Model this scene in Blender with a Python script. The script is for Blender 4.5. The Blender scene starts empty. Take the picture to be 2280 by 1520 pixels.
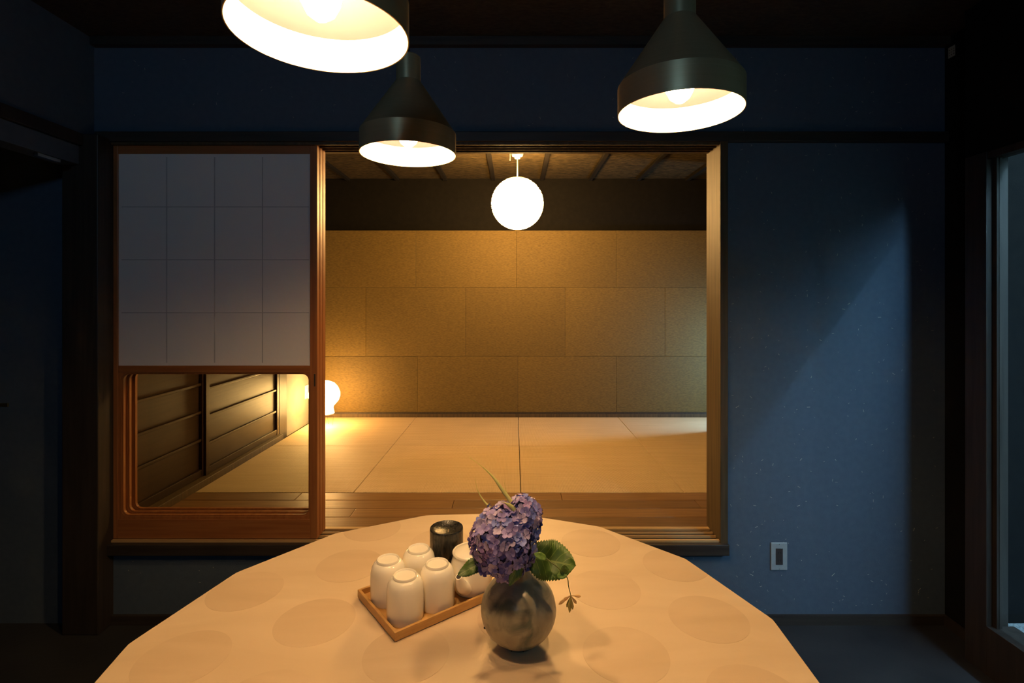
import bpy, bmesh, math, random
from mathutils import Vector, Matrix
R = random.Random(7)
S = bpy.context.scene
C = S.collection
PI = math.pi

# ------------------------------------------------------------------ camera, sky, exposure
F = 1145.0                       # focal length in pixels of the 2280 px wide frame
HC = 1.352                       # camera height above the dining room floor
VX, VY = 1145.0, 667.0           # vanishing point in pixels
cd = bpy.data.cameras.new('camera')
cam = bpy.data.objects.new('camera', cd); C.objects.link(cam)
cam.location = (0, 0, HC); cam.rotation_euler = (PI / 2, 0, 0)
cd.sensor_fit = 'HORIZONTAL'; cd.sensor_width = 36; cd.lens = 36 * F / 2280
cd.shift_x = (1140 - VX) / 2280; cd.shift_y = -(760 - VY) / 2280
cd.clip_start = 0.02; cd.clip_end = 100
S.camera = cam

w = bpy.data.worlds.new('overcast_sky'); S.world = w; w.use_nodes = True
bg = w.node_tree.nodes['Background']
bg.inputs['Color'].default_value = (0.36, 0.68, 1.0, 1); bg.inputs['Strength'].default_value = 165.0

S.view_settings.view_transform = 'Standard'; S.view_settings.look = 'None'
S.view_settings.exposure = 0.0; S.view_settings.gamma = 1.0; S.view_settings.use_curve_mapping = False
S.cycles.max_bounces = 8; S.cycles.sample_clamp_indirect = 20.0; S.cycles.blur_glossy = 1.0; S.cycles.glossy_bounces = 3; S.cycles.caustics_reflective = False; S.cycles.caustics_refractive = False
WARM = (1.0, 0.56, 0.18)
BULB, GLOBE, FLOORLAMP = 455.0, 118.0, 44.0

def portal(name, loc, rot, sx, sy):
    ld = bpy.data.lights.new(name, 'AREA'); ld.shape = 'RECTANGLE'; ld.size = sx; ld.size_y = sy
    ld.cycles.is_portal = True
    o = bpy.data.objects.new(name, ld); C.objects.link(o); o.location = loc; o.rotation_euler = rot
    return o
# daylight enters by added openings: passage slot, eave gap, rear slit and veranda slot
portal('passage_portal', (2.30, -1.35, 2.50), (PI / 2, 0, 0), 0.48, 0.56)
portal('eave_gap_portal', (2.525, 0.42, 2.83), (0, 0, 0), 0.07, 3.4)
portal('fill_slit_portal', (-0.65, -1.63, 2.214), (PI / 2, 0, 0), 0.5, 0.028)
portal('veranda_portal', (2.2, 4.085, 0.83), (PI / 2, 0, PI / 2), 0.11, 0.66)

# ------------------------------------------------------------------ helpers
def P(px, py, d):
    return Vector(((px - VX) * d / F, d, HC - (py - VY) * d / F))

def tag(o, label=None, cat=None, group=None, kind=None):
    if label: o['label'] = label
    if cat: o['category'] = cat
    if group: o['group'] = group
    if kind: o['kind'] = kind
    return o

def obj(name, bm, mat, parent=None, smooth=False, recalc=True):
    if isinstance(bm, bmesh.types.BMesh):
        if recalc: bmesh.ops.recalc_face_normals(bm, faces=bm.faces[:])
        me = bpy.data.meshes.new(name); bm.to_mesh(me); bm.free()
    else:
        me = bm
    if mat is not None:
        me.materials.clear(); me.materials.append(mat)
    if smooth:
        me.polygons.foreach_set('use_smooth', [True] * len(me.polygons))
        try: me.set_sharp_from_angle(angle=math.radians(38 if smooth is True else smooth))
        except Exception: pass
    o = bpy.data.objects.new(name, me); C.objects.link(o)
    if parent: o.parent = parent
    return o

def thing(name, label, cat, loc=(0, 0, 0), group=None, kind=None):
    o = bpy.data.objects.new(name, None); C.objects.link(o); o.location = loc
    o.empty_display_size = 0.05
    return tag(o, label, cat, group, kind)

def box(bm, x0, x1, y0, y1, z0, z1, bev=0.0):
    v = [bm.verts.new(p) for p in ((x0,y0,z0),(x1,y0,z0),(x1,y1,z0),(x0,y1,z0),(x0,y0,z1),(x1,y0,z1),(x1,y1,z1),(x0,y1,z1))]
    f = [bm.faces.new([v[i] for i in q]) for q in ((0,3,2,1),(4,5,6,7),(0,1,5,4),(1,2,6,5),(2,3,7,6),(3,0,4,7))]
    if bev:
        es = list({e for ff in f for e in ff.edges})
        bmesh.ops.bevel(bm, geom=es, offset=bev, segments=2, profile=0.5, affect='EDGES')
    return bm

def bx(x0, x1, y0, y1, z0, z1, bev=0.0):
    return box(bmesh.new(), x0, x1, y0, y1, z0, z1, bev)

def lathe(prof, seg=48, bm=None, c=(0, 0), fn=None):
    """prof: list of (r, z); r==0 closes the end."""
    bm = bm or bmesh.new(); rings = []
    for r, z in prof:
        if r < 1e-6:
            rings.append([bm.verts.new((c[0], c[1], z))])
        else:
            ring = []
            for k in range(seg):
                a = 2 * PI * k / seg
                rr, zz = (r, z) if fn is None else fn(r, z, a)
                ring.append(bm.verts.new((c[0] + rr * math.cos(a), c[1] + rr * math.sin(a), zz)))
            rings.append(ring)
    for a, b in zip(rings, rings[1:]):
        if len(a) == 1 and len(b) == 1: continue
        for k in range(seg):
            k2 = (k + 1) % seg
            if len(a) == 1: bm.faces.new((a[0], b[k], b[k2]))
            elif len(b) == 1: bm.faces.new((a[k2], a[k], b[0]))
            else: bm.faces.new((a[k], b[k], b[k2], a[k2]))
    return bm

def tube(pts, radii, seg=8, bm=None):
    bm = bm or bmesh.new(); pts = [Vector(p) for p in pts]; n = len(pts)
    if not isinstance(radii, (list, tuple)): radii = [radii] * n
    rings = []; up = Vector((0.13, 0.21, 0.97)).normalized()
    for i, p in enumerate(pts):
        t = (pts[min(i + 1, n - 1)] - pts[max(i - 1, 0)]).normalized()
        s = t.cross(up)
        if s.length < 0.05: s = t.cross(Vector((1, 0, 0)))
        s.normalize(); u = s.cross(t).normalized()
        rings.append([bm.verts.new(p + radii[i] * (math.cos(2*PI*k/seg) * s + math.sin(2*PI*k/seg) * u)) for k in range(seg)])
    for a, b in zip(rings, rings[1:]):
        for k in range(seg): bm.faces.new((a[k], a[(k+1)%seg], b[(k+1)%seg], b[k]))
    bm.faces.new(rings[0][::-1]); bm.faces.new(rings[-1])
    return bm

def prism(poly, z0, z1, bm=None):
    bm = bm or bmesh.new()
    a = [bm.verts.new((x, y, z0)) for x, y in poly]; b = [bm.verts.new((x, y, z1)) for x, y in poly]
    bm.faces.new(a[::-1]); bm.faces.new(b)
    for k in range(len(poly)):
        k2 = (k + 1) % len(poly); bm.faces.new((a[k], a[k2], b[k2], b[k]))
    return bm

def spline(pts, n=12):
    """Catmull-Rom through pts."""
    pts = [Vector(p) for p in pts]; q = [2*pts[0]-pts[1]] + pts + [2*pts[-1]-pts[-2]]; out = []
    for i in range(1, len(q) - 2):
        for k in range(n):
            t = k / n; a, b, c, d = q[i-1], q[i], q[i+1], q[i+2]
            out.append(0.5 * ((2*b) + (c-a)*t + (2*a-5*b+4*c-d)*t*t + (3*b-a-3*c+d)*t**3))
    out.append(pts[-1]); return out

# ------------------------------------------------------------------ materials
def M(name, c1, c2=None, rough=0.6, scale=(8, 8, 8), detail=4, bump=0.0, bscale=None, metal=0.0, spec=0.5, lo=0.3, hi=0.7, dist=0.0, coat=0.0):
    m = bpy.data.materials.new(name); m.use_nodes = True; nt = m.node_tree; p = nt.nodes['Principled BSDF']
    p.inputs['Roughness'].default_value = rough; p.inputs['Metallic'].default_value = metal
    p.inputs['Specular IOR Level'].default_value = spec; p.inputs['Coat Weight'].default_value = coat
    c2 = c2 or tuple(v * 0.85 for v in c1)
    tc = nt.nodes.new('ShaderNodeTexCoord'); mp = nt.nodes.new('ShaderNodeMapping')
    mp.inputs['Scale'].default_value = scale
    nt.links.new(tc.outputs['Object'], mp.inputs['Vector'])
    nz = nt.nodes.new('ShaderNodeTexNoise'); nz.inputs['Scale'].default_value = 1.0; nz.inputs['Detail'].default_value = detail
    nz.inputs['Distortion'].default_value = dist
    nt.links.new(mp.outputs['Vector'], nz.inputs['Vector'])
    rp = nt.nodes.new('ShaderNodeValToRGB'); rp.color_ramp.elements[0].position = lo; rp.color_ramp.elements[1].position = hi
    rp.color_ramp.elements[0].color = (*c1, 1); rp.color_ramp.elements[1].color = (*c2, 1)
    nt.links.new(nz.outputs['Fac'], rp.inputs['Fac']); nt.links.new(rp.outputs['Color'], p.inputs['Base Color'])
    if bump:
        b = nt.nodes.new('ShaderNodeBump'); b.inputs['Strength'].default_value = bump; b.inputs['Distance'].default_value = 0.003
        src = nz
        if bscale:
            mp2 = nt.nodes.new('ShaderNodeMapping'); mp2.inputs['Scale'].default_value = bscale
            nt.links.new(tc.outputs['Object'], mp2.inputs['Vector'])
            src = nt.nodes.new('ShaderNodeTexNoise'); src.inputs['Scale'].default_value = 1; src.inputs['Detail'].default_value = 5
            nt.links.new(mp2.outputs['Vector'], src.inputs['Vector'])
        nt.links.new(src.outputs['Fac'], b.inputs['Height']); nt.links.new(b.outputs['Normal'], p.inputs['Normal'])
    m['_'] = 1
    return m

def vary(m, amt=0.12):
    """each object of the material gets its own tone"""
    nt = m.node_tree; p = nt.nodes['Principled BSDF']; src = p.inputs['Base Color'].links[0].from_socket
    oi = nt.nodes.new('ShaderNodeObjectInfo'); hs = nt.nodes.new('ShaderNodeHueSaturation'); mr = nt.nodes.new('ShaderNodeMapRange')
    mr.inputs['To Min'].default_value = 1 - amt; mr.inputs['To Max'].default_value = 1 + amt
    nt.links.new(oi.outputs['Random'], mr.inputs['Value']); nt.links.new(mr.outputs['Result'], hs.inputs['Value'])
    nt.links.new(src, hs.inputs['Color']); nt.links.new(hs.outputs['Color'], p.inputs['Base Color'])
    return m

def emit(name, col, strength):
    m = bpy.data.materials.new(name); m.use_nodes = True; p = m.node_tree.nodes['Principled BSDF']
    p.inputs['Base Color'].default_value = (0.8, 0.75, 0.65, 1); p.inputs['Roughness'].default_value = 0.7
    p.inputs['Emission Color'].default_value = (*col, 1); p.inputs['Emission Strength'].default_value = strength
    return m

def glass_mat():
    m = bpy.data.materials.new('window_glass'); m.use_nodes = True; nt = m.node_tree; nt.nodes.clear()
    o = nt.nodes.new('ShaderNodeOutputMaterial'); mx = nt.nodes.new('ShaderNodeMixShader'); t = nt.nodes.new('ShaderNodeBsdfTransparent')
    g = nt.nodes.new('ShaderNodeBsdfGlossy'); g.inputs['Roughness'].default_value = 0.02; lw = nt.nodes.new('ShaderNodeLayerWeight'); lw.inputs['Blend'].default_value = 0.5
    pw_ = nt.nodes.new('ShaderNodeMath'); pw_.operation = 'POWER'; pw_.inputs[1].default_value = 5.0; nt.links.new(lw.outputs['Facing'], pw_.inputs[0])
    fr = nt.nodes.new('ShaderNodeMath'); fr.operation = 'MULTIPLY_ADD'; fr.inputs[1].default_value = 0.9; fr.inputs[2].default_value = 0.025; nt.links.new(pw_.outputs[0], fr.inputs[0])
    t.inputs['Color'].default_value = (0.97, 0.98, 0.97, 1)
    nt.links.new(fr.outputs[0], mx.inputs[0]); nt.links.new(t.outputs[0], mx.inputs[1]); nt.links.new(g.outputs[0], mx.inputs[2])
    nt.links.new(mx.outputs[0], o.inputs[0]); return m

def paper_mat():
    m = bpy.data.materials.new('shoji_paper'); m.use_nodes = True; nt = m.node_tree; nt.nodes.clear()
    o = nt.nodes.new('ShaderNodeOutputMaterial'); mx = nt.nodes.new('ShaderNodeMixShader'); mx2 = nt.nodes.new('ShaderNodeMixShader')
    d = nt.nodes.new('ShaderNodeBsdfDiffuse'); tl = nt.nodes.new('ShaderNodeBsdfTranslucent'); tp = nt.nodes.new('ShaderNodeBsdfTransparent')
    tc = nt.nodes.new('ShaderNodeTexCoord'); nz = nt.nodes.new('ShaderNodeTexNoise'); nz.inputs['Scale'].default_value = 3.2; nz.inputs['Detail'].default_value = 3
    rp = nt.nodes.new('ShaderNodeValToRGB'); rp.color_ramp.elements[0].color = (0.90, 0.85, 0.86, 1); rp.color_ramp.elements[1].color = (0.93, 0.88, 0.86, 1)
    nt.links.new(tc.outputs['Object'], nz.inputs['Vector']); nt.links.new(nz.outputs['Fac'], rp.inputs['Fac'])
    nt.links.new(rp.outputs['Color'], d.inputs['Color']); nt.links.new(rp.outputs['Color'], tl.inputs['Color'])
    mx.inputs[0].default_value = 0.15; mx2.inputs[0].default_value = 0.04
    nt.links.new(d.outputs[0], mx.inputs[1]); nt.links.new(tl.outputs[0], mx.inputs[2])
    nt.links.new(mx.outputs[0], mx2.inputs[1]); nt.links.new(tp.outputs[0], mx2.inputs[2]); nt.links.new(mx2.outputs[0], o.inputs[0]); return m

def tatami_mat():
    m = M('tatami_rush', (0.53, 0.39, 0.225), (0.46, 0.335, 0.185), 0.6, (4, 60, 4), 3)
    nt = m.node_tree; p = nt.nodes['Principled BSDF']
    tc = nt.nodes.new('ShaderNodeTexCoord'); wv = nt.nodes.new('ShaderNodeTexWave'); wv.bands_direction = 'X'; wv.inputs['Scale'].default_value = 38
    wv.inputs['Distortion'].default_value = 0.4; wv.inputs['Detail'].default_value = 1
    b = nt.nodes.new('ShaderNodeBump'); b.inputs['Strength'].default_value = 0.5; b.inputs['Distance'].default_value = 0.002
    nt.links.new(tc.outputs['Object'], wv.inputs['Vector']); nt.links.new(wv.outputs['Fac'], b.inputs['Height']); nt.links.new(b.outputs['Normal'], p.inputs['Normal'])
    return vary(m, 0.05)

def leaf_mat(name, c1, c2, vein, nveins=7.0):
    m = M(name, c1, c2, 0.45, (60, 60, 60), 3); nt = m.node_tree; p = nt.nodes['Principled BSDF']
    src = p.inputs['Base Color'].links[0].from_socket
    uv = nt.nodes.new('ShaderNodeUVMap'); uv.uv_map = 'UVMap'; sx = nt.nodes.new('ShaderNodeSeparateXYZ'); nt.links.new(uv.outputs[0], sx.inputs[0])
    def mth(op, a, b=None):
        n = nt.nodes.new('ShaderNodeMath'); n.operation = op
        for i, v in enumerate((a, b)):
            if v is None: continue
            if isinstance(v, (int, float)): n.inputs[i].default_value = v
            else: nt.links.new(v, n.inputs[i])
        return n.outputs[0]
    au = mth('ABSOLUTE', sx.outputs['X'])
    ph = mth('FRACT', mth('SUBTRACT', mth('MULTIPLY', sx.outputs['Y'], nveins), mth('MULTIPLY', au, 1.7)))
    side = mth('LESS_THAN', ph, 0.08); mid = mth('LESS_THAN', au, 0.045); msk = mth('MAXIMUM', side, mid)
    mx = nt.nodes.new('ShaderNodeMix'); mx.data_type = 'RGBA'
    nt.links.new(msk, mx.inputs['Factor']); nt.links.new(src, mx.inputs['A']); mx.inputs['B'].default_value = (*vein, 1)
    nt.links.new(mx.outputs['Result'], p.inputs['Base Color'])
    return m

m_navy = M('navy_plaster', (0.068, 0.097, 0.142), (0.079, 0.111, 0.158), 0.75, (40, 40, 40), 6, 0.25, (300, 300, 300))
m_black = M('black_plaster', (0.005, 0.0045, 0.004), (0.008, 0.007, 0.006), 0.85, (30, 30, 30), 5, 0.2, (240, 240, 240), spec=0.12)
m_dkceil = M('dark_bark_ceiling', (0.018, 0.015, 0.012), (0.05, 0.04, 0.03), 0.85, (40, 90, 60), 6, 0.7, (60, 120, 60))
m_floor = M('dark_slate_floor', (0.022, 0.022, 0.025), (0.042, 0.041, 0.042), 0.42, (3, 3, 3), 7, 0.25, (60, 60, 60), dist=0.6)
m_dkwood = M('black_stained_wood', (0.022, 0.016, 0.012), (0.042, 0.031, 0.024), 0.5, (60, 60, 3), 5, 0.25)
m_dkwoodx = M('black_stained_wood_across', (0.024, 0.018, 0.014), (0.045, 0.034, 0.026), 0.5, (3, 60, 60), 5, 0.25)
m_jamb = M('brown_jamb_wood', (0.046, 0.028, 0.010), (0.10, 0.062, 0.024), 0.6, (70, 70, 3), 5, 0.3)
m_redwood = M('red_cedar_upright', (0.27, 0.09, 0.027), (0.38, 0.145, 0.045), 0.38, (70, 70, 3), 6, 0.12)
m_redwoodx = M('red_cedar_across', (0.27, 0.09, 0.027), (0.38, 0.145, 0.045), 0.38, (3, 70, 70), 6, 0.12)
m_track = M('pale_track_wood', (0.42, 0.27, 0.12), (0.52, 0.34, 0.16), 0.45, (3, 80, 80), 5)
m_plank = vary(M('oak_floor_plank', (0.15, 0.075, 0.027), (0.25, 0.135, 0.052), 0.38, (4, 110, 60), 6, 0.2), 0.22)
m_tatami = tatami_mat()
m_panel = vary(M('hemp_wall_panel', (0.086, 0.054, 0.009), (0.150, 0.097, 0.018), 0.75, (45, 45, 160), 8, 0.35, (220, 220, 420)), 0.14)
m_plaster = M('grey_plaster', (0.20, 0.185, 0.15), (0.23, 0.21, 0.17), 0.75, (30, 30, 30), 4)
m_bark = M('woven_bark_ceiling', (0.007, 0.005, 0.002), (0.075, 0.052, 0.019), 0.85, (25, 190, 60), 7, 0.8, (40, 240, 80), lo=0.4, hi=0.68, spec=0.15)
m_rib0 = M('ceiling_rib_wood', (0.004, 0.003, 0.0015), (0.007, 0.005, 0.003), 0.8, (60, 3, 60), 5, 0.2, spec=0.15)
m_oldwood = M('old_brown_boards', (0.020, 0.0092, 0.0035), (0.040, 0.0195, 0.0075), 0.42, (90, 4, 90), 5, 0.2, spec=0.3)
m_bronze = M('brushed_bronze', (0.58, 0.44, 0.24), (0.64, 0.49, 0.28), 0.34, (2, 2, 300), 3, metal=0.55)
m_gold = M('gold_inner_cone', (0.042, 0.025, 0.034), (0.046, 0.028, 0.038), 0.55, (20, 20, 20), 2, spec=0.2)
m_lining = M('gilded_lining', (0.85, 0.70, 0.48), (0.88, 0.73, 0.5), 0.45, (20, 20, 20), 2, metal=0.0)
m_cord = M('black_cord', (0.01, 0.01, 0.01), None, 0.7)
m_table = M('pale_maple_veneer', (0.66, 0.50, 0.335), (0.74, 0.575, 0.40), 0.5, (2.2, 9, 9), 6, dist=0.9, spec=0.35)
m_disc = M('darker_maple_inlay', (0.615, 0.455, 0.30), (0.685, 0.52, 0.355), 0.5, (3, 12, 9), 6, dist=0.9, spec=0.35)
m_tedge = M('table_edge_wood', (0.5, 0.38, 0.26), None, 0.55)
m_steel = M('black_steel', (0.02, 0.02, 0.02), None, 0.45, metal=0.8)
m_tray = M('honey_tray_wood', (0.50, 0.27, 0.08), (0.60, 0.35, 0.12), 0.42, (40, 40, 160), 5)
m_china = M('white_porcelain', (0.93, 0.88, 0.77), (0.94, 0.89, 0.78), 0.16, (20, 20, 20), 2, coat=0.3)
m_can = M('black_lacquer_bark', (0.012, 0.012, 0.012), (0.04, 0.038, 0.034), 0.22, (220, 220, 40), 4, 0.35, (260, 260, 90))
m_glass = glass_mat(); m_paper = paper_mat()
m_lattice_shadow = M('lattice_shadow_paper', (0.50, 0.46, 0.48), (0.60, 0.56, 0.58), 0.9, (20, 20, 20), 4, spec=0.1)  # darker paper tone standing in for the shadow of the lattice behind
m_white = M('white_plastic', (0.72, 0.70, 0.66), None, 0.4)
m_brass = M('brass', (0.6, 0.42, 0.14), None, 0.35, metal=1.0)
m_alu = M('aluminium_track', (0.7, 0.7, 0.7), None, 0.3, metal=1.0)
m_plate = M('outlet_metal_plate', (0.34, 0.38, 0.40), (0.38, 0.42, 0.44), 0.36, (60, 60, 60), 2, metal=0.2)
m_socket = M('dark_socket', (0.045, 0.032, 0.03), None, 0.45)
m_hole = M('socket_hole', (0.006, 0.006, 0.006), None, 0.6)
m_screw = M('screw_chrome', (0.8, 0.8, 0.78), None, 0.25, metal=1.0)
m_straw = M('straw', (0.42, 0.40, 0.33), (0.6, 0.57, 0.47), 0.7, (90, 90, 90))
m_gravel = M('garden_gravel', (0.14, 0.15, 0.15), (0.42, 0.43, 0.42), 0.8, (120, 120, 120), 3, 1.0)
m_bounce = M('garden_bounce_wall', (0.36, 0.44, 0.34), (0.46, 0.54, 0.42), 0.8, (5, 5, 30), 4)  # pale green set to bounce daylight into the room
m_card = M('paper_card', (0.42, 0.37, 0.28), (0.46, 0.41, 0.31), 0.8)
m_ink = M('card_print', (0.10, 0.07, 0.05), None, 0.8)

# ------------------------------------------------------------------ the dining room shell
D = 2.15                    # face of the wall with the opening
CE = 2.439                  # dining room ceiling
TZ = 0.352                  # raised tatami floor
OX0, OX1, OZ1 = -1.686, 0.854, 2.0
XR, XL, BACK = 1.80, -1.756, -1.6
def struct(name, bm, mat, label=None, cat=None, parent=None, smooth=False):
    o = obj(name, bm, mat, parent, smooth)
    if parent is None: tag(o, label, cat, None, 'structure')
    return o

struct('floor', bx(-3.4, 1.82, BACK, D + 0.02, -0.1, 0), m_floor, 'dark slate floor of the dining room', 'floor')
struct('ceiling', bx(-3.4, 1.9, BACK, D, CE, CE + 0.1), m_dkceil, 'dark textured ceiling above the dining table', 'ceiling')

b = bx(-3.4, OX0 - 0.02, D, D + 0.12, 0, CE)
box(b, OX0 - 0.02, OX1 + 0.03, D, D + 0.12, 0, 0.30)
box(b, OX0 - 0.02, OX1 + 0.03, D, D + 0.12, 2.05, CE)
box(b, OX1 + 0.03, 1.95, D, D + 0.12, 0, CE)
wf = struct('wall_front', b, m_navy, 'dark navy plaster wall with flecks around the wide opening', 'wall')
# straw flecks in the plaster
b = bmesh.new()
def fleck(cx, cz, ln, a, y=D, wd=0.0008):
    ca, sa = math.cos(a) * ln / 2, math.sin(a) * ln / 2; nx, nz_ = -math.sin(a) * wd / 2, math.cos(a) * wd / 2
    q = [(cx-ca-nx, cz-sa-nz_), (cx+ca-nx, cz+sa-nz_), (cx+ca+nx, cz+sa+nz_), (cx-ca+nx, cz-sa+nz_)]
    f = [b.verts.new((x, y - 0.0007, z)) for x, z in q]; g = [b.verts.new((x, y + 0.0005, z)) for x, z in q]
    b.faces.new(f)
    for k in range(4): b.faces.new((f[k], g[k], g[(k+1)%4], f[(k+1)%4]))
for _ in range(330):
    fleck(R.uniform(0.90, 1.78), R.uniform(0.05, 2.38), R.uniform(0.003, 0.014) * R.random() ** 0.4, R.uniform(0, PI), wd=R.uniform(0.0005, 0.0011))
for _ in range(90):
    fleck(R.uniform(-1.65, 0.85), R.choice([R.uniform(0.05, 0.29), R.uniform(2.08, 2.38)]), R.uniform(0.003, 0.012), R.uniform(0, PI), wd=R.uniform(0.0005, 0.001))
for px, py, ln, a in ((1958,706,.013,.02),(1890,676,.012,.6),(1878,688,.012,-.1),(1642,905,.016,.55),(1855,1279,.016,.8),(1673,1279,.016,-.5),(1827,757,.01,-.5),(1800,906,.013,.02),(2035,1178,.012,1.2),(2047,1312,.014,.8)):
    q = P(px, py, D); fleck(q.x, q.z, ln, a, wd=0.0014)
s = obj('straw_fleck', b, m_straw, wf); s['kind'] = 'stuff'

struct('baseboard_front', bx(0.4, XR, D - 0.015, D, 0, 0.038), m_dkwoodx, 'thin dark skirting strip under the navy wall', 'baseboard')
struct('baseboard_front_left', bx(-1.70, 0.4, D - 0.015, D, 0, 0.038), m_dkwoodx, 'thin dark skirting strip below the sliding doors', 'baseboard')
struct('trim_1', bx(-1.74, XR, D - 0.022, D + 0.005, 2.007, 2.049, 0.003), m_dkwoodx, 'dark wooden rail running along the wall above the opening', 'trim')
struct('trim_2', bx(-1.75, XR, D - 0.03, D, CE - 0.035, CE), m_dkwoodx, 'dark cornice strip under the ceiling', 'trim')

# opening frame: jambs, head with tracks, sill with tracks
fr = thing('trim_3', 'dark wooden frame of the wide sliding-door opening with grooved tracks', 'door frame', (OX0, D, TZ), kind='structure')
def part(name, bm, mat, parent, smooth=False):
    o = obj(name, bm, mat, None, smooth); o.parent = parent
    o.matrix_parent_inverse = Matrix.Translation(-Vector(parent.location)) if parent.parent is None else Matrix()
    return o
part('jamb', bx(OX1, OX1 + 0.032, D - 0.02, D + 0.135, 0.30, 2.05, 0.002), m_jamb, fr)
part('jamb', bx(OX0 - 0.028, OX0, D - 0.02, D + 0.135, 0.30, 2.05, 0.002), m_dkwood, fr)
part('head_beam', bx(OX0, OX1, D - 0.015, D + 0.135, OZ1 + 0.012, 2.05), m_jamb, fr)
part('sill_beam', bx(OX0 - 0.028, OX1 + 0.032, D - 0.035, D + 0.135, 0.298, 0.343, 0.002), m_dkwoodx, fr)
for y0, y1 in ((0.0 - 0.012, -0.001), (0.029, 0.034), (0.063, 0.068), (0.097, 0.118)):
    part('head_track', bx(OX0, OX1, D + y0, D + y1, OZ1 - 0.004, OZ1 + 0.014), m_jamb, fr)
    part('sill_track', bx(OX0, OX1, D + y0, D + y1, 0.341, 0.352), m_track, fr)

# corner pillar and doorway on the left
struct('trim_4', bx(-1.822, -1.676, 2.07, 2.22, 0, 2.02, 0.004), m_dkwood, 'rough dark timber pillar in the left corner', 'pillar')
b = bx(XL - 0.1, XL, BACK, D, 1.985, CE)
box(b, XL - 0.1, XL, BACK, -0.2, 0, 1.985)
struct('wall_left', b, m_navy, 'dark upper wall above the doorway on the left', 'wall')
struct('trim_5', bx(XL - 0.08, XL + 0.004, -0.2, 2.07, 1.896, 1.972, 0.002), m_navy, 'blue-grey lintel over the dark doorway on the left', 'lintel')
struct('trim_6', bx(XL - 0.09, XL + 0.02, -0.2, 2.07, 1.972, 2.02, 0.002), m_dkwood, 'dark rail above the left doorway lintel', 'trim')
tag(obj('door_track', bx(XL - 0.02, XL - 0.004, 1.90, 1.995, 1.884, 1.8955), m_alu), 'short bright metal track under the left doorway lintel', 'track')
struct('wall_left_far', bx(-3.5, -3.4, BACK, D, 0, CE), m_black, 'black wall of the unlit space beyond the left doorway', 'wall')
tag(obj('brass_pull', bx(-2.16, -2.112, D - 0.006, D + 0.001, 0.905, 0.92, 0.002), m_brass), 'small brass pull on the wall inside the dark left doorway', 'handle')

# right side: wall strip, window frame, glass, passage outside
b = bx(XR, XR + 0.02, 1.94, D, 0, CE); box(b, 1.775, XR + 0.01, 1.93, 1.94, 0, 1.885)
box(b, 1.70, XR + 0.02, BACK, 1.94, 1.885, CE)
box(b, 1.70, XR + 0.02, BACK, -0.16, 0, 1.885); box(b, XR, XR + 0.02, BACK, D, CE, 2.86)
struct('wall_right', b, m_black, 'near-black wall on the right around the garden door', 'wall')
struct('baseboard_right', bx(XR - 0.015, XR, 1.94, D - 0.015, 0, 0.038), m_dkwood, 'short dark skirting in the right corner', 'baseboard')
struct('trim_7', bx(1.70, 1.78, 1.852, 1.94, 0, 1.885, 0.002), m_dkwood, 'dark door post beside the garden door', 'door post')
wn = thing('window_1', 'tall glass garden door in a dark frame at the right edge', 'glass door', (1.72, 0.6, 0), kind='structure')
part('sill_box', bx(1.70, 1.80, -0.16, 1.852, 0, 0.177, 0.002), m_dkwood, wn)
part('head_rail', bx(1.705, 1.76, -0.16, 1.852, 1.86, 1.885), m_dkwood, wn)
for y in (1.835, 0.83, -0.16):
    part('stile', bx(1.722, 1.742, y, y + 0.016, 0.177, 1.86), m_dkwood, wn)
for y0, y1 in ((0.846, 1.835), (-0.144, 0.83)):
    part('glass_pane', bx(1.729, 1.733, y0, y1, 0.177, 1.86), m_glass, wn)
tag(obj('garden_gravel', bx(1.82, 2.56, -1.3, 2.15, -0.1, 0.0), m_gravel), 'pale gravel strip outside the garden door', 'gravel', kind='stuff')
struct('wall_garden', box(bx(1.952, 2.7, 2.15, 2.27, -0.1, 2.86), 1.80, 1.952, 2.15, 2.27, CE + 0.002, 2.86), m_black, 'dark outer wall closing the garden strip', 'wall')
struct('wall_added_bounce', bx(2.56, 2.66, -1.3, 2.15, -0.1, 2.86), m_bounce, 'unseen pale green wall added opposite the glass door to bounce daylight', 'wall')  # added out of view: holds back low sky, reflects daylight indoors
struct('trim_added_eave', bx(1.80, 2.49, -1.4, 2.27, 2.8, 2.86), m_dkwood, 'added dark eave over the garden strip, with a gap for daylight', 'eave')  # added out of view to limit the sky, gap left for fill
b = bx(-3.4, 1.82, BACK - 0.03, BACK, 0, 2.2); box(b, -3.4, 1.82, BACK - 0.03, BACK, 2.228, CE); box(b, -3.4, -0.9, BACK - 0.03, BACK, 2.2, 2.228); box(b, -0.4, 1.82, BACK - 0.03, BACK, 2.2, 2.228)
struct('wall_rear', b, m_black, 'black wall behind the table with a narrow slit added for fill light', 'wall')  # slit is added out of view to fill light onto the paper doors
b = bx(1.80, 2.66, -1.4, -1.3, -0.1, 2.22); box(b, 1.80, 2.66, -1.4, -1.3, 2.78, 2.86)
box(b, 1.80, 2.06, -1.4, -1.3, 2.22, 2.78); box(b, 2.54, 2.66, -1.4, -1.3, 2.22, 2.78)
struct('wall_added_slot', b, m_bounce, 'added wall at the near end of the gravel strip, its opening shaped to light the navy wall', 'wall')  # added out of view; opening shapes the daylight patch on the navy wall

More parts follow.
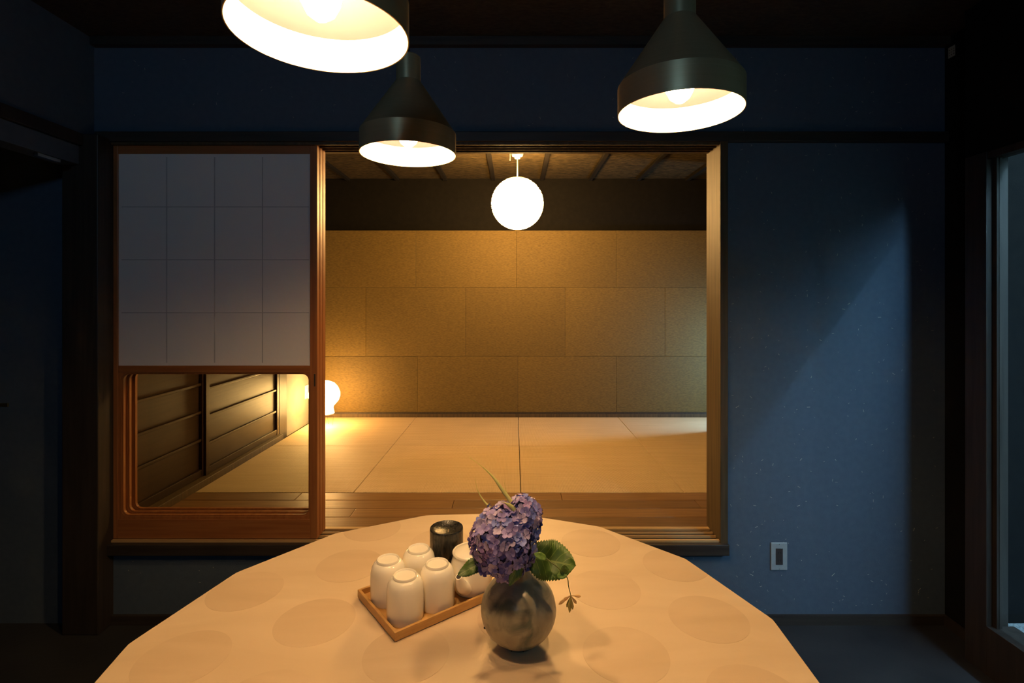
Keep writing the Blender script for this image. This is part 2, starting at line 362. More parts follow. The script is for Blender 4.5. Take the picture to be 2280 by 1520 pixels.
# ------------------------------------------------------------------ the tatami room
BK = 4.40; TC = 2.39; TXL, TXR = -1.70, 1.74
fl = struct('floor_raised', bx(TXL - 0.05, TXR + 0.05, D + 0.12, BK + 0.05, 0.18, TZ - 0.03), m_dkwood, 'raised tatami and plank floor beyond the opening', 'floor')
mx_ = (-1.66, -0.834, 0.034, 0.883, 1.735); my_ = (2.669, 3.523, 4.377)
for i in range(4):
    for j in range(2):
        g = 0.0016
        obj('tatami_mat', bx(mx_[i] + g, mx_[i+1] - g, my_[j] + g, my_[j+1] - g, TZ - 0.04, TZ, 0.0025), m_tatami, fl)
cuts = ([-1.7, -1.1, 0.24, 1.75], [-1.7, -0.3, 0.9, 1.75], [-1.7, -0.76, 1.05, 1.75], [-1.7, -0.95, 0.15, 1.75])
ys = (2.669, 2.57, 2.47, 2.37, 2.268)
for r_ in range(4):
    for k in range(3):
        obj('floor_plank', bx(cuts[r_][k] + 0.001, cuts[r_][k+1] - 0.001, ys[r_+1] + 0.001, ys[r_] - 0.001, TZ - 0.04, TZ - 0.001, 0.002), m_plank, fl)

wb = struct('wall_back', bx(TXL - 0.1, TXR + 0.1, BK + 0.012, BK + 0.12, 0.2, TC), m_black, 'back wall of the tatami room, black above golden panels', 'wall')
def prow(z0, z1, seams):
    xs = [TXL] + [s_ for s_ in seams] + [TXR]
    for a, c in zip(xs, xs[1:]):
        obj('wall_panel', bx(a + 0.0008, c - 0.0008, BK - 0.004 - R.random() * 0.002, BK + 0.013, z0 + 0.0008, z1 - 0.0008, 0.0018), m_panel, wb)
wp = BK / F
prow(1.456, 1.944, [(926 - VX) * wp, (1150 - VX) * wp, (1372 - VX) * wp])
prow(0.868, 1.456, [(815 - VX) * wp, (1037 - VX) * wp, (1258 - VX) * wp, (1480 - VX) * wp])
prow(0.39, 0.868, [(930 - VX) * wp, (1153 - VX) * wp, (1372 - VX) * wp])
struct('baseboard_back', bx(TXL, TXR, 4.379, BK + 0.01, 0.33, 0.378, 0.002), m_jamb, 'narrow wooden skirting below the golden wall', 'baseboard')
struct('trim_8', bx(TXL, TXR, 4.386, BK + 0.01, 0.378, 0.391), m_dkwood, 'thin black strip between golden panels and skirting', 'trim')

tc = struct('ceiling_raised', bx(TXL - 0.1, TXR + 0.1, D + 0.12, BK + 0.1, TC, TC + 0.08), m_bark, 'woven bark ceiling of the tatami room with dark ribs', 'ceiling')
for x in (-1.42, -1.0, -0.59, -0.18, 0.235, 0.65, 1.06, 1.48):
    obj('ceiling_rib', bx(x - 0.016, x + 0.016, D + 0.12, BK, TC - 0.022, TC + 0.002, 0.002), m_rib0, tc)

struct('wall_side_left', bx(TXL - 0.1, TXL - 0.02, D + 0.12, BK + 0.1, 0.2, TC), m_black, 'left wall of the tatami room behind the board doors', 'wall')
struct('wall_side_left_plaster', bx(TXL - 0.03, TXL, 3.82, BK, TZ - 0.02, TC), m_plaster, 'grey plaster strip beside the golden wall', 'wall')
struct('trim_9', bx(TXL - 0.03, TXL + 0.012, 3.70, 3.82, TZ - 0.02, TC, 0.003), m_dkwood, 'dark post between the board doors and grey plaster', 'post')
struct('trim_10', bx(TXL - 0.03, TXL + 0.04, D + 0.135, 3.70, TZ - 0.03, TZ + 0.035, 0.003), m_jamb, 'wooden bottom track under the board doors', 'track')
struct('trim_11', bx(TXL - 0.03, TXL + 0.03, D + 0.135, 3.70, 2.02, 2.09, 0.003), m_dkwood, 'dark head rail over the board doors', 'trim')
struct('wall_side_left_upper', bx(TXL - 0.03, TXL, D + 0.12, 3.70, 2.09, TC), m_black, 'black wall above the board doors', 'wall')
def board_door(name, y0, y1, xo, label, zoff):
    t = thing(name, label, 'sliding door', (TXL, (y0 + y1) / 2, TZ + 0.035), kind='structure')
    x0 = TXL - 0.028 + xo
    part('stile', bx(x0, x0 + 0.026, y0, y0 + 0.035, TZ + 0.035, 2.02, 0.002), m_oldwood, t)
    part('stile', bx(x0, x0 + 0.026, y1 - 0.035, y1, TZ + 0.035, 2.02, 0.002), m_oldwood, t)
    part('bottom_rail', bx(x0, x0 + 0.024, y0 + 0.035, y1 - 0.035, TZ + 0.035, TZ + 0.075, 0.002), m_oldwood, t)
    part('top_rail', bx(x0, x0 + 0.024, y0 + 0.035, y1 - 0.035, 1.98, 2.02, 0.002), m_oldwood, t)
    zs = [TZ + 0.075] + [zoff + 0.152 * k for k in range(1, 11) if zoff + 0.152 * k < 1.95] + [1.98]
    for a, c in zip(zs, zs[1:]):
        part('board', bx(x0 + 0.002, x0 + 0.010, y0 + 0.033, y1 - 0.033, a, c - 0.001, 0.001), m_oldwood, t)
    for z in zs[1:-1]:
        part('batten', bx(x0 + 0.008, x0 + 0.022, y0 + 0.033, y1 - 0.033, z - 0.009, z + 0.006, 0.003), m_oldwood, t)
    return t
board_door('door_4', 2.28, 2.84, 0.0, 'dark board door nearest the sliding paper doors, seen through glass', 0.435)
board_door('door_5', 2.82, 3.70, 0.012, 'dark board door beside the grey plaster strip, seen through glass', 0.405)
sw = thing('wall_switch', 'small white switch plate on grey plaster, half hidden by the door', 'switch', (TXL, 4.2, 0.6))
part('plate', bx(TXL, TXL + 0.007, 4.165, 4.235, 0.545, 0.655, 0.002), m_white, sw)
part('rocker', bx(TXL + 0.006, TXL + 0.011, 4.187, 4.213, 0.575, 0.625, 0.001), m_white, sw)

# right wall with a veranda door; the added veranda beyond shapes its daylight
b = bx(TXR, TXR + 0.1, D + 0.12, 3.97, 0.2, TC); box(b, TXR, TXR + 0.1, 3.97, BK + 0.1, 1.95, TC)
struct('wall_side_right', b, m_black, 'right wall of the tatami room beside the veranda door', 'wall')
b = bx(2.15, 2.25, 3.2, 4.03, 0.2, TC); box(b, 2.15, 2.25, 4.14, 4.8, 0.2, TC); box(b, 2.15, 2.25, 4.03, 4.14, 1.16, TC); box(b, 2.15, 2.25, 4.03, 4.14, 0.2, 0.5)
box(b, TXR + 0.1, 2.15, 3.1, 3.2, 0.2, TC); box(b, TXR + 0.1, 2.15, 4.7, 4.8, 0.2, TC)
struct('wall_added_veranda', b, m_black, 'added outer wall of the narrow veranda with a small low slot shaping daylight', 'wall')  # added out of view; slot sized for the daylight on the tatami
struct('floor_added_veranda', bx(TXR, 2.25, 3.2, 4.8, 0.2, 0.34), m_oldwood, 'floor boards of the added veranda', 'floor')
struct('ceiling_added_veranda', bx(TXR, 2.25, 3.1, 4.8, TC, TC + 0.05), m_dkwood, 'ceiling of the added veranda', 'ceiling')

# ------------------------------------------------------------------ stacked sliding doors
K = D / F
DX0, DX1 = OX0 + 0.001, (706 - VX) * K
def rrect(x0, x1, z0, z1, r, n=8):
    out = []
    for cx, cz, a0 in ((x1 - r, z1 - r, 0), (x0 + r, z1 - r, PI/2), (x0 + r, z0 + r, PI), (x1 - r, z0 + r, 3*PI/2)):
        for k in range(n + 1):
            a = a0 + PI/2 * k / n; out.append((cx + r * math.cos(a), cz + r * math.sin(a)))
    return out
def ring_frame(outer, inner, y0, y1):
    bm = bmesh.new(); n = len(outer); vs = []
    for loop in (outer, inner):
        for y in (y0, y1): vs.append([bm.verts.new((x, y, z)) for x, z in loop])
    of, ob, inf, inb = vs
    for k in range(n):
        j = (k + 1) % n
        bm.faces.new((of[k], of[j], inf[j], inf[k])); bm.faces.new((ob[k], inb[k], inb[j], ob[j]))
        bm.faces.new((of[k], ob[k], ob[j], of[j])); bm.faces.new((inf[k], inf[j], inb[j], inb[k]))
    return bm
def sliding_door(name, y0, label):
    y1 = y0 + 0.028; zb, zt = 0.353, OZ1 + 0.005
    t = thing(name, label, 'sliding door', (DX0, y0, zb), kind='structure')
    lx, rx = (262 - VX) * K, (690 - VX) * K
    zpt, zpb = HC - (342 - VY) * K, HC - (814 - VY) * K
    zgt, zgb = HC - (829 - VY) * K, HC - (1156 - VY) * K
    part('stile', bx(DX0, lx, y0, y1, zb, zt, 0.0015), m_redwood, t)
    st = part('stile', bx(rx, DX1, y0, y1, zb, zt, 0.0015), m_redwood, t)
    part('top_rail', bx(lx, rx, y0, y1, zpt, zt), m_redwoodx, t)
    part('mid_rail', bx(lx, rx, y0 + 0.001, y1, zgt, zpb, 0.0015), m_redwoodx, t)
    part('bottom_rail', bx(lx, rx, y0 - 0.0005, y1, zb, zgb, 0.002), m_redwoodx, t)
    part('paper_sheet', bx(lx, rx, y0 + 0.006, y0 + 0.0065, zpb, zpt), m_paper, t)
    gx = (rx - lx) / 4; gz = (zpt - zpb) / 4
    for k in (1, 2, 3):
        part('lattice_bar', bx(lx + gx * k - 0.003, lx + gx * k + 0.003, y0 + 0.0067, y0 + 0.02, zpb, zpt), m_redwood, t)
        part('lattice_bar', bx(lx, rx, y0 + 0.0067, y0 + 0.02, zpb + gz * k - 0.003, zpb + gz * k + 0.003), m_redwoodx, t)
    for k in (1, 2, 3):  # darker strips paint the lattice shadow seen through the paper
        part('lattice_shadow_line', bx(lx + gx * k - 0.0025, lx + gx * k + 0.0025, y0 + 0.0057, y0 + 0.0061, zpb + 0.012, zpt - 0.012), m_lattice_shadow, t)
        part('lattice_shadow_line', bx(lx + 0.012, rx - 0.006, y0 + 0.0057, y0 + 0.0061, zpb + gz * k - 0.0018, zpb + gz * k + 0.0018), m_lattice_shadow, t)
    o = rrect(lx - 0.001, rx + 0.001, zgb - 0.001, zgt + 0.001, 0.006); i1 = rrect(lx + 0.011, rx - 0.004, zgb + 0.010, zgt - 0.002, 0.030); i2 = rrect(lx + 0.018, rx - 0.009, zgb + 0.016, zgt - 0.008, 0.026)
    part('moulding', ring_frame(o, i1, y0 + 0.004, y1 - 0.004), m_redwood, t, True)
    part('moulding', ring_frame(i1, i2, y0 + 0.008, y1 - 0.008), m_redwood, t, True)
    part('glass_pane', bx(lx + 0.004, rx - 0.004, y0 + 0.0125, y0 + 0.0155, zgb + 0.004, zgt - 0.003), m_glass, t)
    fx = (701 - VX) * K; z = HC - (846 - VY) * K
    pl = part('finger_pull', bx(fx - 0.005, fx + 0.005, y0 - 0.0012, y0 + 0.002, z - 0.028, z + 0.028, 0.0008), m_redwood, t)
    part('finger_pull_recess', bx(fx - 0.0033, fx + 0.0033, y0 - 0.0016, y0 + 0.001, z - 0.026, z + 0.026), m_dkwood, t)
sliding_door('door_1', D, 'foremost red cedar sliding door, white paper above, clear glass below')
sliding_door('door_2', D + 0.034, 'middle red cedar sliding door of the stack, right edge showing')
sliding_door('door_3', D + 0.068, 'rearmost red cedar sliding door of the stack, right edge showing')

# ------------------------------------------------------------------ dining table
T = 0.652; TT = HC - T                      # table top height
tcx, tcy, tr = -0.15 * T, 1.45 * T, 0.972 * T
tb = thing('dining_table', 'pale many-sided dining table with faint round inlays', 'table', (tcx, tcy, 0))
poly = []
for k in range(15):
    a = math.radians(9.4 + 24 * k); c = Vector((math.cos(a), math.sin(a))) * tr
    # slightly eased corners
    an, ap = math.radians(9.4 + 24 * (k + 1)), math.radians(9.4 + 24 * (k - 1))
    nx_ = Vector((math.cos(an), math.sin(an))) * tr; pv = Vector((math.cos(ap), math.sin(ap))) * tr
    for q in (c.lerp(pv, 0.05), c.lerp(c * 0.999, 1), c.lerp(nx_, 0.05)): poly.append((tcx + q.x, tcy + q.y))
part('table_top', prism(poly, TT - 0.022, TT), m_table, tb)
part('under_top', prism([(tcx + (x - tcx) * 0.93, tcy + (y - tcy) * 0.93) for x, y in poly], TT - 0.04, TT - 0.022), m_tedge, tb)
def clip(pts, poly):
    out = pts
    for k in range(len(poly)):
        a = poly[k]; c = poly[(k + 1) % len(poly)]; ex, ey = c[0] - a[0], c[1] - a[1]
        side = lambda p: ex * (p[1] - a[1]) - ey * (p[0] - a[0])
        src, out = out, []
        for i in range(len(src)):
            p, q = src[i], src[(i + 1) % len(src)]; sp, sq = side(p), side(q)
            if sp >= 0: out.append(p)
            if sp * sq < 0:
                t_ = sp / (sp - sq); out.append((p[0] + (q[0]-p[0]) * t_, p[1] + (q[1]-p[1]) * t_))
        if not out: return []
    return out
shr = [(tcx + (x - tcx) * 0.9995, tcy + (y - tcy) * 0.9995) for x, y in poly]
for cx_, ds in ((-0.925, (1.10, 1.435, 1.77)), (-0.62, (0.94, 1.27, 1.601, 1.94, 2.25)), (-0.305, (0.79, 1.12, 1.453, 1.785, 2.125)),
                (0.005, (0.63, 0.96, 1.29, 1.617, 1.95, 2.28)), (0.315, (0.79, 1.12, 1.453, 1.781, 2.12)), (0.61, (0.94, 1.29, 1.617, 1.945))):
    for d_ in ds:
        rr = 0.121 * T
        c_ = [(cx_ * T + rr * math.cos(2*PI*k/48), d_ * T + rr * math.sin(2*PI*k/48)) for k in range(48)]
        c_ = clip(c_, shr)
        if len(c_) > 4: part('round_inlay', prism(c_, TT - 0.002, TT + 0.00025), m_disc, tb)
part('pedestal', lathe([(0, 0.03), (0.045, 0.03), (0.04, 0.06), (0.04, TT - 0.08), (0.16, TT - 0.04), (0, TT - 0.04)], 32, c=(tcx, tcy)), m_steel, tb, True)
part('foot_plate', lathe([(0, 0), (0.3, 0), (0.3, 0.012), (0.05, 0.032), (0, 0.032)], 40, c=(tcx, tcy)), m_steel, tb, True)

# ------------------------------------------------------------------ pendant lamps
m_bulb = emit('glowing_bulb', (1.0, 0.62, 0.27), BULB)
LH = 0.343; LR = 0.1123; LZ = HC + LH
def pendant(x, y, label):
    t = thing('pendant_lamp', label, 'pendant lamp', (x, y, LZ), 'bronze pendant lamps over the table')
    bd = 0.050; zc = 0.172
    obj('shade_band', lathe([(LR - 0.0015, 0.0), (LR, 0.0), (LR, bd), (LR - 0.0015, bd)], 72), m_bronze, t, True)
    obj('shade_cone', lathe([(LR, bd), (0.030, zc), (0.0285, zc), (LR - 0.0015, bd)], 72), m_bronze, t, True)
    obj('band_lining', lathe([(LR - 0.0016, 0.0003), (LR - 0.0018, bd - 0.001)], 72), m_lining, t, True)
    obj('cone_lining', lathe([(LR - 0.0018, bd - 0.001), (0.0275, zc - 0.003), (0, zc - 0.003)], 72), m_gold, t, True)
    obj('neck', lathe([(0, zc - 0.001), (0.0285, zc - 0.001), (0.0285, zc + 0.058), (0.024, zc + 0.062), (0, zc + 0.062)], 40), m_bronze, t, True)
    obj('cord', tube([(0, 0, zc + 0.06), (0, 0, CE - LZ - 0.02)], 0.003, 8), m_cord, t, True)
    obj('ceiling_rose', lathe([(0, CE - LZ - 0.03), (0.04, CE - LZ - 0.03), (0.045, CE - LZ - 0.025), (0.045, CE - LZ + 0.001), (0, CE - LZ + 0.001)], 32), m_bronze, t, True)
    obj('lamp_holder', lathe([(0, 0.096), (0.015, 0.096), (0.016, 0.13), (0.016, zc - 0.003), (0, zc - 0.003)], 24), m_white, t, True)
    obj('bulb', lathe([(0, 0.018), (0.008, 0.020), (0.018, 0.028), (0.025, 0.042), (0.027, 0.055), (0.024, 0.070), (0.017, 0.084), (0.0135, 0.097), (0, 0.097)], 28), m_bulb, t, True)
    return t
pendant(0.3218 * 0.946, 0.946, 'bronze cone pendant lamp hanging right of the other two')
pendant(-0.251, 1.219, 'bronze cone pendant lamp hanging farther back in the middle')
pendant(-0.251, 0.667, 'nearest bronze pendant lamp, cut off at the top of the picture')

# ------------------------------------------------------------------ lanterns
m_globe = emit('lit_globe_paper', WARM, GLOBE); m_flamp = emit('lit_lantern_paper', WARM, FLOORLAMP)
m_rib = M('bamboo_rib', (0.10, 0.085, 0.06), None, 0.8, spec=0.1)
gd = 3.5; g = P(1152, 453, gd); gr = 0.178
t = thing('paper_lantern', 'round white paper lantern hanging from the tatami room ceiling', 'lantern', (g.x, g.y, g.z))
prof = []
NR = 19
for k in range(NR * 4 + 1):
    a = -PI/2 + 0.13 + (PI - 0.26) * k / (NR * 4)
    puff = 1 + 0.012 * abs(math.sin(PI * k / 4))
    prof.append((gr * math.cos(a) * puff * 0.985, gr * math.sin(a) * puff * 0.985))
obj('paper_shade', lathe(prof, 64), m_globe, t, True)
for k in range(0, NR + 1):
    a = -PI/2 + 0.13 + (PI - 0.26) * k / NR
    r0, z0 = gr * math.cos(a) * 0.987, gr * math.sin(a) * 0.987
    tl_ = R.uniform(-0.018, 0.018); ph = R.uniform(0, 2 * PI)
    bm = bmesh.new(); n = 64; vs = []
    for q in range(n):
        th = 2 * PI * q / n; zz = z0 + tl_ * 0.5 * math.cos(th + ph) * (1 if abs(z0) < gr * 0.9 else 0)
        rr = math.sqrt(max(gr * gr * 0.992 - zz * zz, 1e-4))
        vs.append([bm.verts.new(((rr + dr) * math.cos(th), (rr + dr) * math.sin(th), zz + dz)) for dr, dz in ((-0.001, -0.0018), (0.0014, -0.0018), (0.0014, 0.0018), (-0.001, 0.0018))])
    for q in range(n):
        A, B = vs[q], vs[(q + 1) % n]
        for c_ in range(4): bm.faces.new((A[c_], B[c_], B[(c_ + 1) % 4], A[(c_ + 1) % 4]))
    obj('rib', bm, m_rib, t, True)
ct = TC - g.z
obj('stem', tube([(0, 0, gr * 0.96), (0, 0, ct - 0.06)], 0.0045, 10), m_white, t, True)
cn = obj('ceiling_cap', lathe([(0, ct - 0.078), (0.018, ct - 0.078), (0.022, ct - 0.066), (0.036, ct - 0.060), (0.040, ct - 0.050), (0.040, ct - 0.0), (0, ct)], 28), m_white, t, True)
obj('pull_lever', bx(-0.052, -0.047, -0.003, 0.003, ct - 0.09, ct - 0.045), m_white, t)

fd = 4.06; q = P(722, 940, fd)
t = thing('floor_lantern', 'small glowing paper floor lantern half hidden behind the sliding doors', 'lantern', (q.x, fd, TZ))
sc = fd / F
def zz(py): return HC - (py - VY) * sc - TZ
prof = [(0, zz(847)), (0.035, zz(848)), (0.075, zz(853)), (0.103, zz(862)), (0.118, zz(873)), (0.119, zz(882)), (0.108, zz(891)), (0.088, zz(898)), (0.071, zz(903)), (0.068, zz(908)), (0.072, zz(914)), (0.076, zz(919.5))]
obj('paper_shade', lathe(prof, 40), m_flamp, t, 80)
obj('base_ring', lathe([(0.074, zz(919)), (0.076, zz(919)), (0.076, zz(921)), (0.074, zz(921))], 40), m_white, t, True)
for k in range(3):
    a = 0.55 + 2 * PI * k / 3
    obj('wire_leg', tube([(0.074 * math.cos(a), 0.074 * math.sin(a), zz(920)), (0.062 * math.cos(a), 0.062 * math.sin(a), 0.002)], 0.0009, 6), m_cord, t)
obj('pull_cord', tube([(0.045, -0.062, zz(919)), (0.052, -0.064, zz(930)), (0.056, -0.066, zz(936))], 0.0009, 6), m_cord, t)
obj('pull_bead', lathe([(0, zz(939)), (0.003, zz(937.5)), (0, zz(936))], 10, c=(0.057, -0.066)), m_cord, t, True)

# ------------------------------------------------------------------ tray and tea things
e1 = Vector((0.7858, 0.6184)).normalized(); e2 = Vector((-e1.y, e1.x)); o0 = Vector((-0.348 * T, 1.4987 * T))
TL, TWd, TH = 0.305, 0.187, 0.019
tang = math.atan2(e1.y, e1.x)
tray = thing('serving_tray', 'honey-coloured rectangular wooden tray holding cups and teapot', 'tray', (o0.x, o0.y, TT)); tray.rotation_euler[2] = tang
obj('tray_base', bx(0.003, TL - 0.003, 0.003, TWd - 0.003, 0.003, 0.007), m_tray, tray)
obj('rim', bx(0, TL, 0, 0.006, 0.002, TH, 0.0008), m_tray, tray); obj('rim', bx(0, TL, TWd - 0.006, TWd, 0.002, TH, 0.0008), m_tray, tray)
obj('rim', bx(0, 0.006, 0.006, TWd - 0.006, 0.002, TH, 0.0008), m_tray, tray); obj('rim', bx(TL - 0.006, TL, 0.006, TWd - 0.006, 0.002, TH, 0.0008), m_tray, tray)
for u, v in ((0.01, 0.01), (TL - 0.03, 0.01), (0.01, TWd - 0.03), (TL - 0.03, TWd - 0.03)):
    obj('foot', bx(u, u + 0.02, v, v + 0.02, 0, 0.0035), m_tray, tray)
def on_tray(u, v): return o0 + e1 * u + e2 * v
ZT = TT + 0.0072
cup_prof = [(0.0335, 0.0), (0.0355, 0.0), (0.0366, 0.004), (0.0372, 0.02), (0.0372, 0.045), (0.0366, 0.060), (0.0345, 0.071), (0.0305, 0.0785), (0.0265, 0.0815), (0.0242, 0.0825), (0.0240, 0.0865), (0.0225, 0.0875), (0.0212, 0.0862), (0.0205, 0.0845), (0, 0.0835)]
def cup(u, v, label):
    p = on_tray(u, v); t = thing('tea_cup', label, 'cup', (p.x, p.y, ZT), 'upturned white cups on the tray')
    obj('body', lathe(cup_prof[:10] + [(0.02, 0.0822), (0, 0.0822)] + [(0.0, 0.079), (0.028, 0.0765), (0.0325, 0.07), (0.0345, 0.058), (0.0350, 0.02), (0.0335, 0.0)], 44), m_china, t, 60)
    obj('foot_ring', lathe([(0.0245, 0.0815), (0.0243, 0.0862), (0.0230, 0.0876), (0.0214, 0.0862), (0.0208, 0.0842), (0, 0.0838)], 44), m_china, t, 50)
cup(0.046, 0.050, 'upturned white cup at the front corner of the tray, nearest the viewer')
cup(0.120, 0.050, 'upturned white cup between the front corner cup and the teapot')
cup(0.046, 0.131, 'upturned white cup at the left corner of the tray')
cup(0.120, 0.133, 'upturned white cup at the back, left of the black canister')

p = on_tray(0.209, 0.052)
tp = thing('teapot', 'white porcelain teapot with lid and short spout on the tray', 'teapot', (p.x, p.y, ZT))
body = [(0, 0), (0.036, 0), (0.039, 0.003), (0.044, 0.014), (0.0465, 0.030), (0.0472, 0.046), (0.0455, 0.062), (0.0422, 0.073), (0.0405, 0.078), (0.0425, 0.0815), (0.0435, 0.084), (0.042, 0.086), (0.0395, 0.0845), (0.0385, 0.080)]
obj('body', lathe(body, 52), m_china, tp, 60)
lid = obj('lid', lathe([(0, 0.079), (0.0385, 0.080), (0.0392, 0.0845), (0.036, 0.0868), (0.018, 0.0885), (0, 0.089)], 44), m_china, tp, True)
obj('knob', lathe([(0, 0.088), (0.0045, 0.0885), (0.005, 0.091), (0.0085, 0.096), (0.0085, 0.1015), (0.005, 0.1055), (0, 0.1065)], 24), m_china, lid, True)
sdir = Vector((-0.30, -0.95, 0)).normalized()
sp = [sdir * 0.040 + Vector((0, 0, 0.026)), sdir * 0.056 + Vector((0, 0, 0.036)), sdir * 0.065 + Vector((0, 0, 0.050)), sdir * 0.072 + Vector((0, 0, 0.064))]
spr = spline(sp, 5)
so = obj('spout', tube(spr, [0.0175 - 0.0105 * (i / (len(spr) - 1)) ** 0.8 for i in range(len(spr))], 20), m_china, tp, 60)
en = spr[-1]; dd = (spr[-1] - spr[-2]).normalized()
obj('spout_hole', tube([en - dd * 0.001, en + dd * 0.0004], 0.0052, 16), m_hole, so)
hd = Vector((0.93, -0.36, 0)).normalized()
hp = spline([hd * 0.045 + Vector((0, 0, 0.045)), hd * 0.07 + Vector((0, 0, 0.053)), hd * 0.098 + Vector((0, 0, 0.064))], 5)
obj('side_handle', tube(hp, [0.0085 + 0.003 * i / (len(hp) - 1) for i in range(len(hp))], 16), m_china, tp, 60)

p = on_tray(0.197, 0.141)
cn = thing('tea_canister', 'black lacquered tea canister with dished lid behind the cups', 'canister', (p.x, p.y, ZT))
obj('body', lathe([(0, 0), (0.0375, 0), (0.0385, 0.002), (0.0385, 0.052), (0, 0.052)], 48), m_can, cn, True)
obj('lid', lathe([(0.038, 0.0525), (0.0390, 0.0535), (0.0390, 0.106), (0.0384, 0.1095), (0.0375, 0.1105), (0.034, 0.1075), (0.022, 0.1015), (0, 0.099)], 56), m_can, cn, 50)

# ------------------------------------------------------------------ vase
def vase_mat():
    m = M('mottled_stoneware', (0.30, 0.265, 0.19), (0.44, 0.385, 0.28), 0.30, (24, 24, 24), 6, 0.25, (160, 160, 160))
    nt = m.node_tree; p = nt.nodes['Principled BSDF']; src = p.inputs['Base Color'].links[0].from_socket
    tc_ = nt.nodes.new('ShaderNodeTexCoord'); nz = nt.nodes.new('ShaderNodeTexNoise'); nz.inputs['Scale'].default_value = 21; nz.inputs['Detail'].default_value = 5; nz.inputs['Distortion'].default_value = 0.8
    rp = nt.nodes.new('ShaderNodeValToRGB'); rp.color_ramp.elements[0].position = 0.47; rp.color_ramp.elements[1].position = 0.66
    mx = nt.nodes.new('ShaderNodeMix'); mx.data_type = 'RGBA'; mx.inputs['B'].default_value = (0.125, 0.145, 0.115, 1)
    nt.links.new(tc_.outputs['Object'], nz.inputs['Vector']); nt.links.new(nz.outputs['Fac'], rp.inputs['Fac'])
    nt.links.new(rp.outputs['Color'], mx.inputs['Factor']); nt.links.new(src, mx.inputs['A']); nt.links.new(mx.outputs['Result'], p.inputs['Base Color'])
    return m
m_vase = vase_mat()
vd = 0.978; vx = (1154.5 - VX) * vd / F
va = thing('flower_vase', 'round mottled grey-green stoneware vase with narrow neck', 'vase', (vx, vd, TT))
def sm(a, b_, x):
    t_ = min(max((x - a) / (b_ - a), 0), 1); return t_ * t_ * (3 - 2 * t_)
vprof = [(0, 0.0), (0.022, 0.0), (0.032, 0.003)]
for k in range(2, 22):
    a = -PI/2 + PI * k / 24
    vprof.append((0.0715 * math.cos(a), 0.066 + 0.066 * math.sin(a)))
vprof += [(0.0265, 0.1305), (0.0215, 0.137), (0.0182, 0.145), (0.0172, 0.156), (0.0175, 0.167), (0.0195, 0.174), (0.0185, 0.1755), (0.015, 0.171), (0.0125, 0.160), (0.0125, 0.145), (0.0, 0.143)]
def vfn(r, z, a):
    th = a + PI / 2
    th = (th + PI) % (2 * PI) - PI           # 0 faces the camera
    env = sm(0.070, 0.100, z) * (1 - sm(0.130, 0.142, z))
    g1 = math.exp(-((th + 0.62 + (0.125 - z) * 9) / 0.24) ** 2); g2 = math.exp(-((th - 0.78 - (0.12 - z) * 14) / 0.26) ** 2)
    bu = math.exp(-((th - 0.05) / 0.5) ** 2) * sm(0.08, 0.11, z) * (1 - sm(0.125, 0.14, z))
    return r * (1 - 0.20 * env * (g1 + g2) + 0.09 * bu), z
obj('body', lathe(vprof, 96, fn=vfn), m_vase, va, 70)
for a, z in ((-1.9, 0.012), (-1.35, 0.010), (-2.75, 0.045)):
    r_ = 0.0715 * math.cos(math.asin((z - 0.066) / 0.066))
    bm = bmesh.new(); bmesh.ops.create_icosphere(bm, subdivisions=2, radius=0.0022)
    bmesh.ops.translate(bm, verts=bm.verts, vec=(r_ * math.cos(a), r_ * math.sin(a), z)); obj('clay_bead', bm, m_hole, va, True)

# ------------------------------------------------------------------ flowers
VM = Vector((vx, vd, TT + 0.165))            # mouth of the vase
m_leaf = leaf_mat('hydrangea_leaf', (0.045, 0.10, 0.012), (0.075, 0.15, 0.02), (0.16, 0.24, 0.05))
m_leaf2 = leaf_mat('sprig_leaf', (0.10, 0.20, 0.03), (0.14, 0.26, 0.045), (0.2, 0.32, 0.08), 4)
m_grass = leaf_mat('grass_blade', (0.42, 0.44, 0.12), (0.60, 0.58, 0.22), (0.55, 0.54, 0.2), 0)
m_stem = M('green_stem', (0.09, 0.14, 0.03), (0.14, 0.17, 0.05), 0.5)
m_bud = M('tan_bud', (0.75, 0.42, 0.18), (0.68, 0.5, 0.2), 0.5, (90, 90, 90)); m_bud2 = M('green_bud', (0.36, 0.34, 0.09), (0.46, 0.36, 0.12), 0.5, (90, 90, 90))
petal_cols = [((0.17, 0.15, 0.46), (0.25, 0.22, 0.56)), ((0.25, 0.19, 0.50), (0.34, 0.27, 0.58)), ((0.40, 0.32, 0.58), (0.50, 0.42, 0.66)), ((0.14, 0.16, 0.52), (0.20, 0.24, 0.62)), ((0.28, 0.17, 0.42), (0.36, 0.24, 0.50))]
m_pet = [M('hydrangea_petal', a, c, 0.55, (120, 120, 120), 3) for a, c in petal_cols]
for m_ in m_pet: m_.node_tree.nodes['Principled BSDF'].inputs['Subsurface Weight'].default_value = 0.0
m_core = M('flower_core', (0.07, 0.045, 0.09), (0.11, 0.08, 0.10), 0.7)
m_eye = M('floret_eye', (0.45, 0.42, 0.55), None, 0.6)

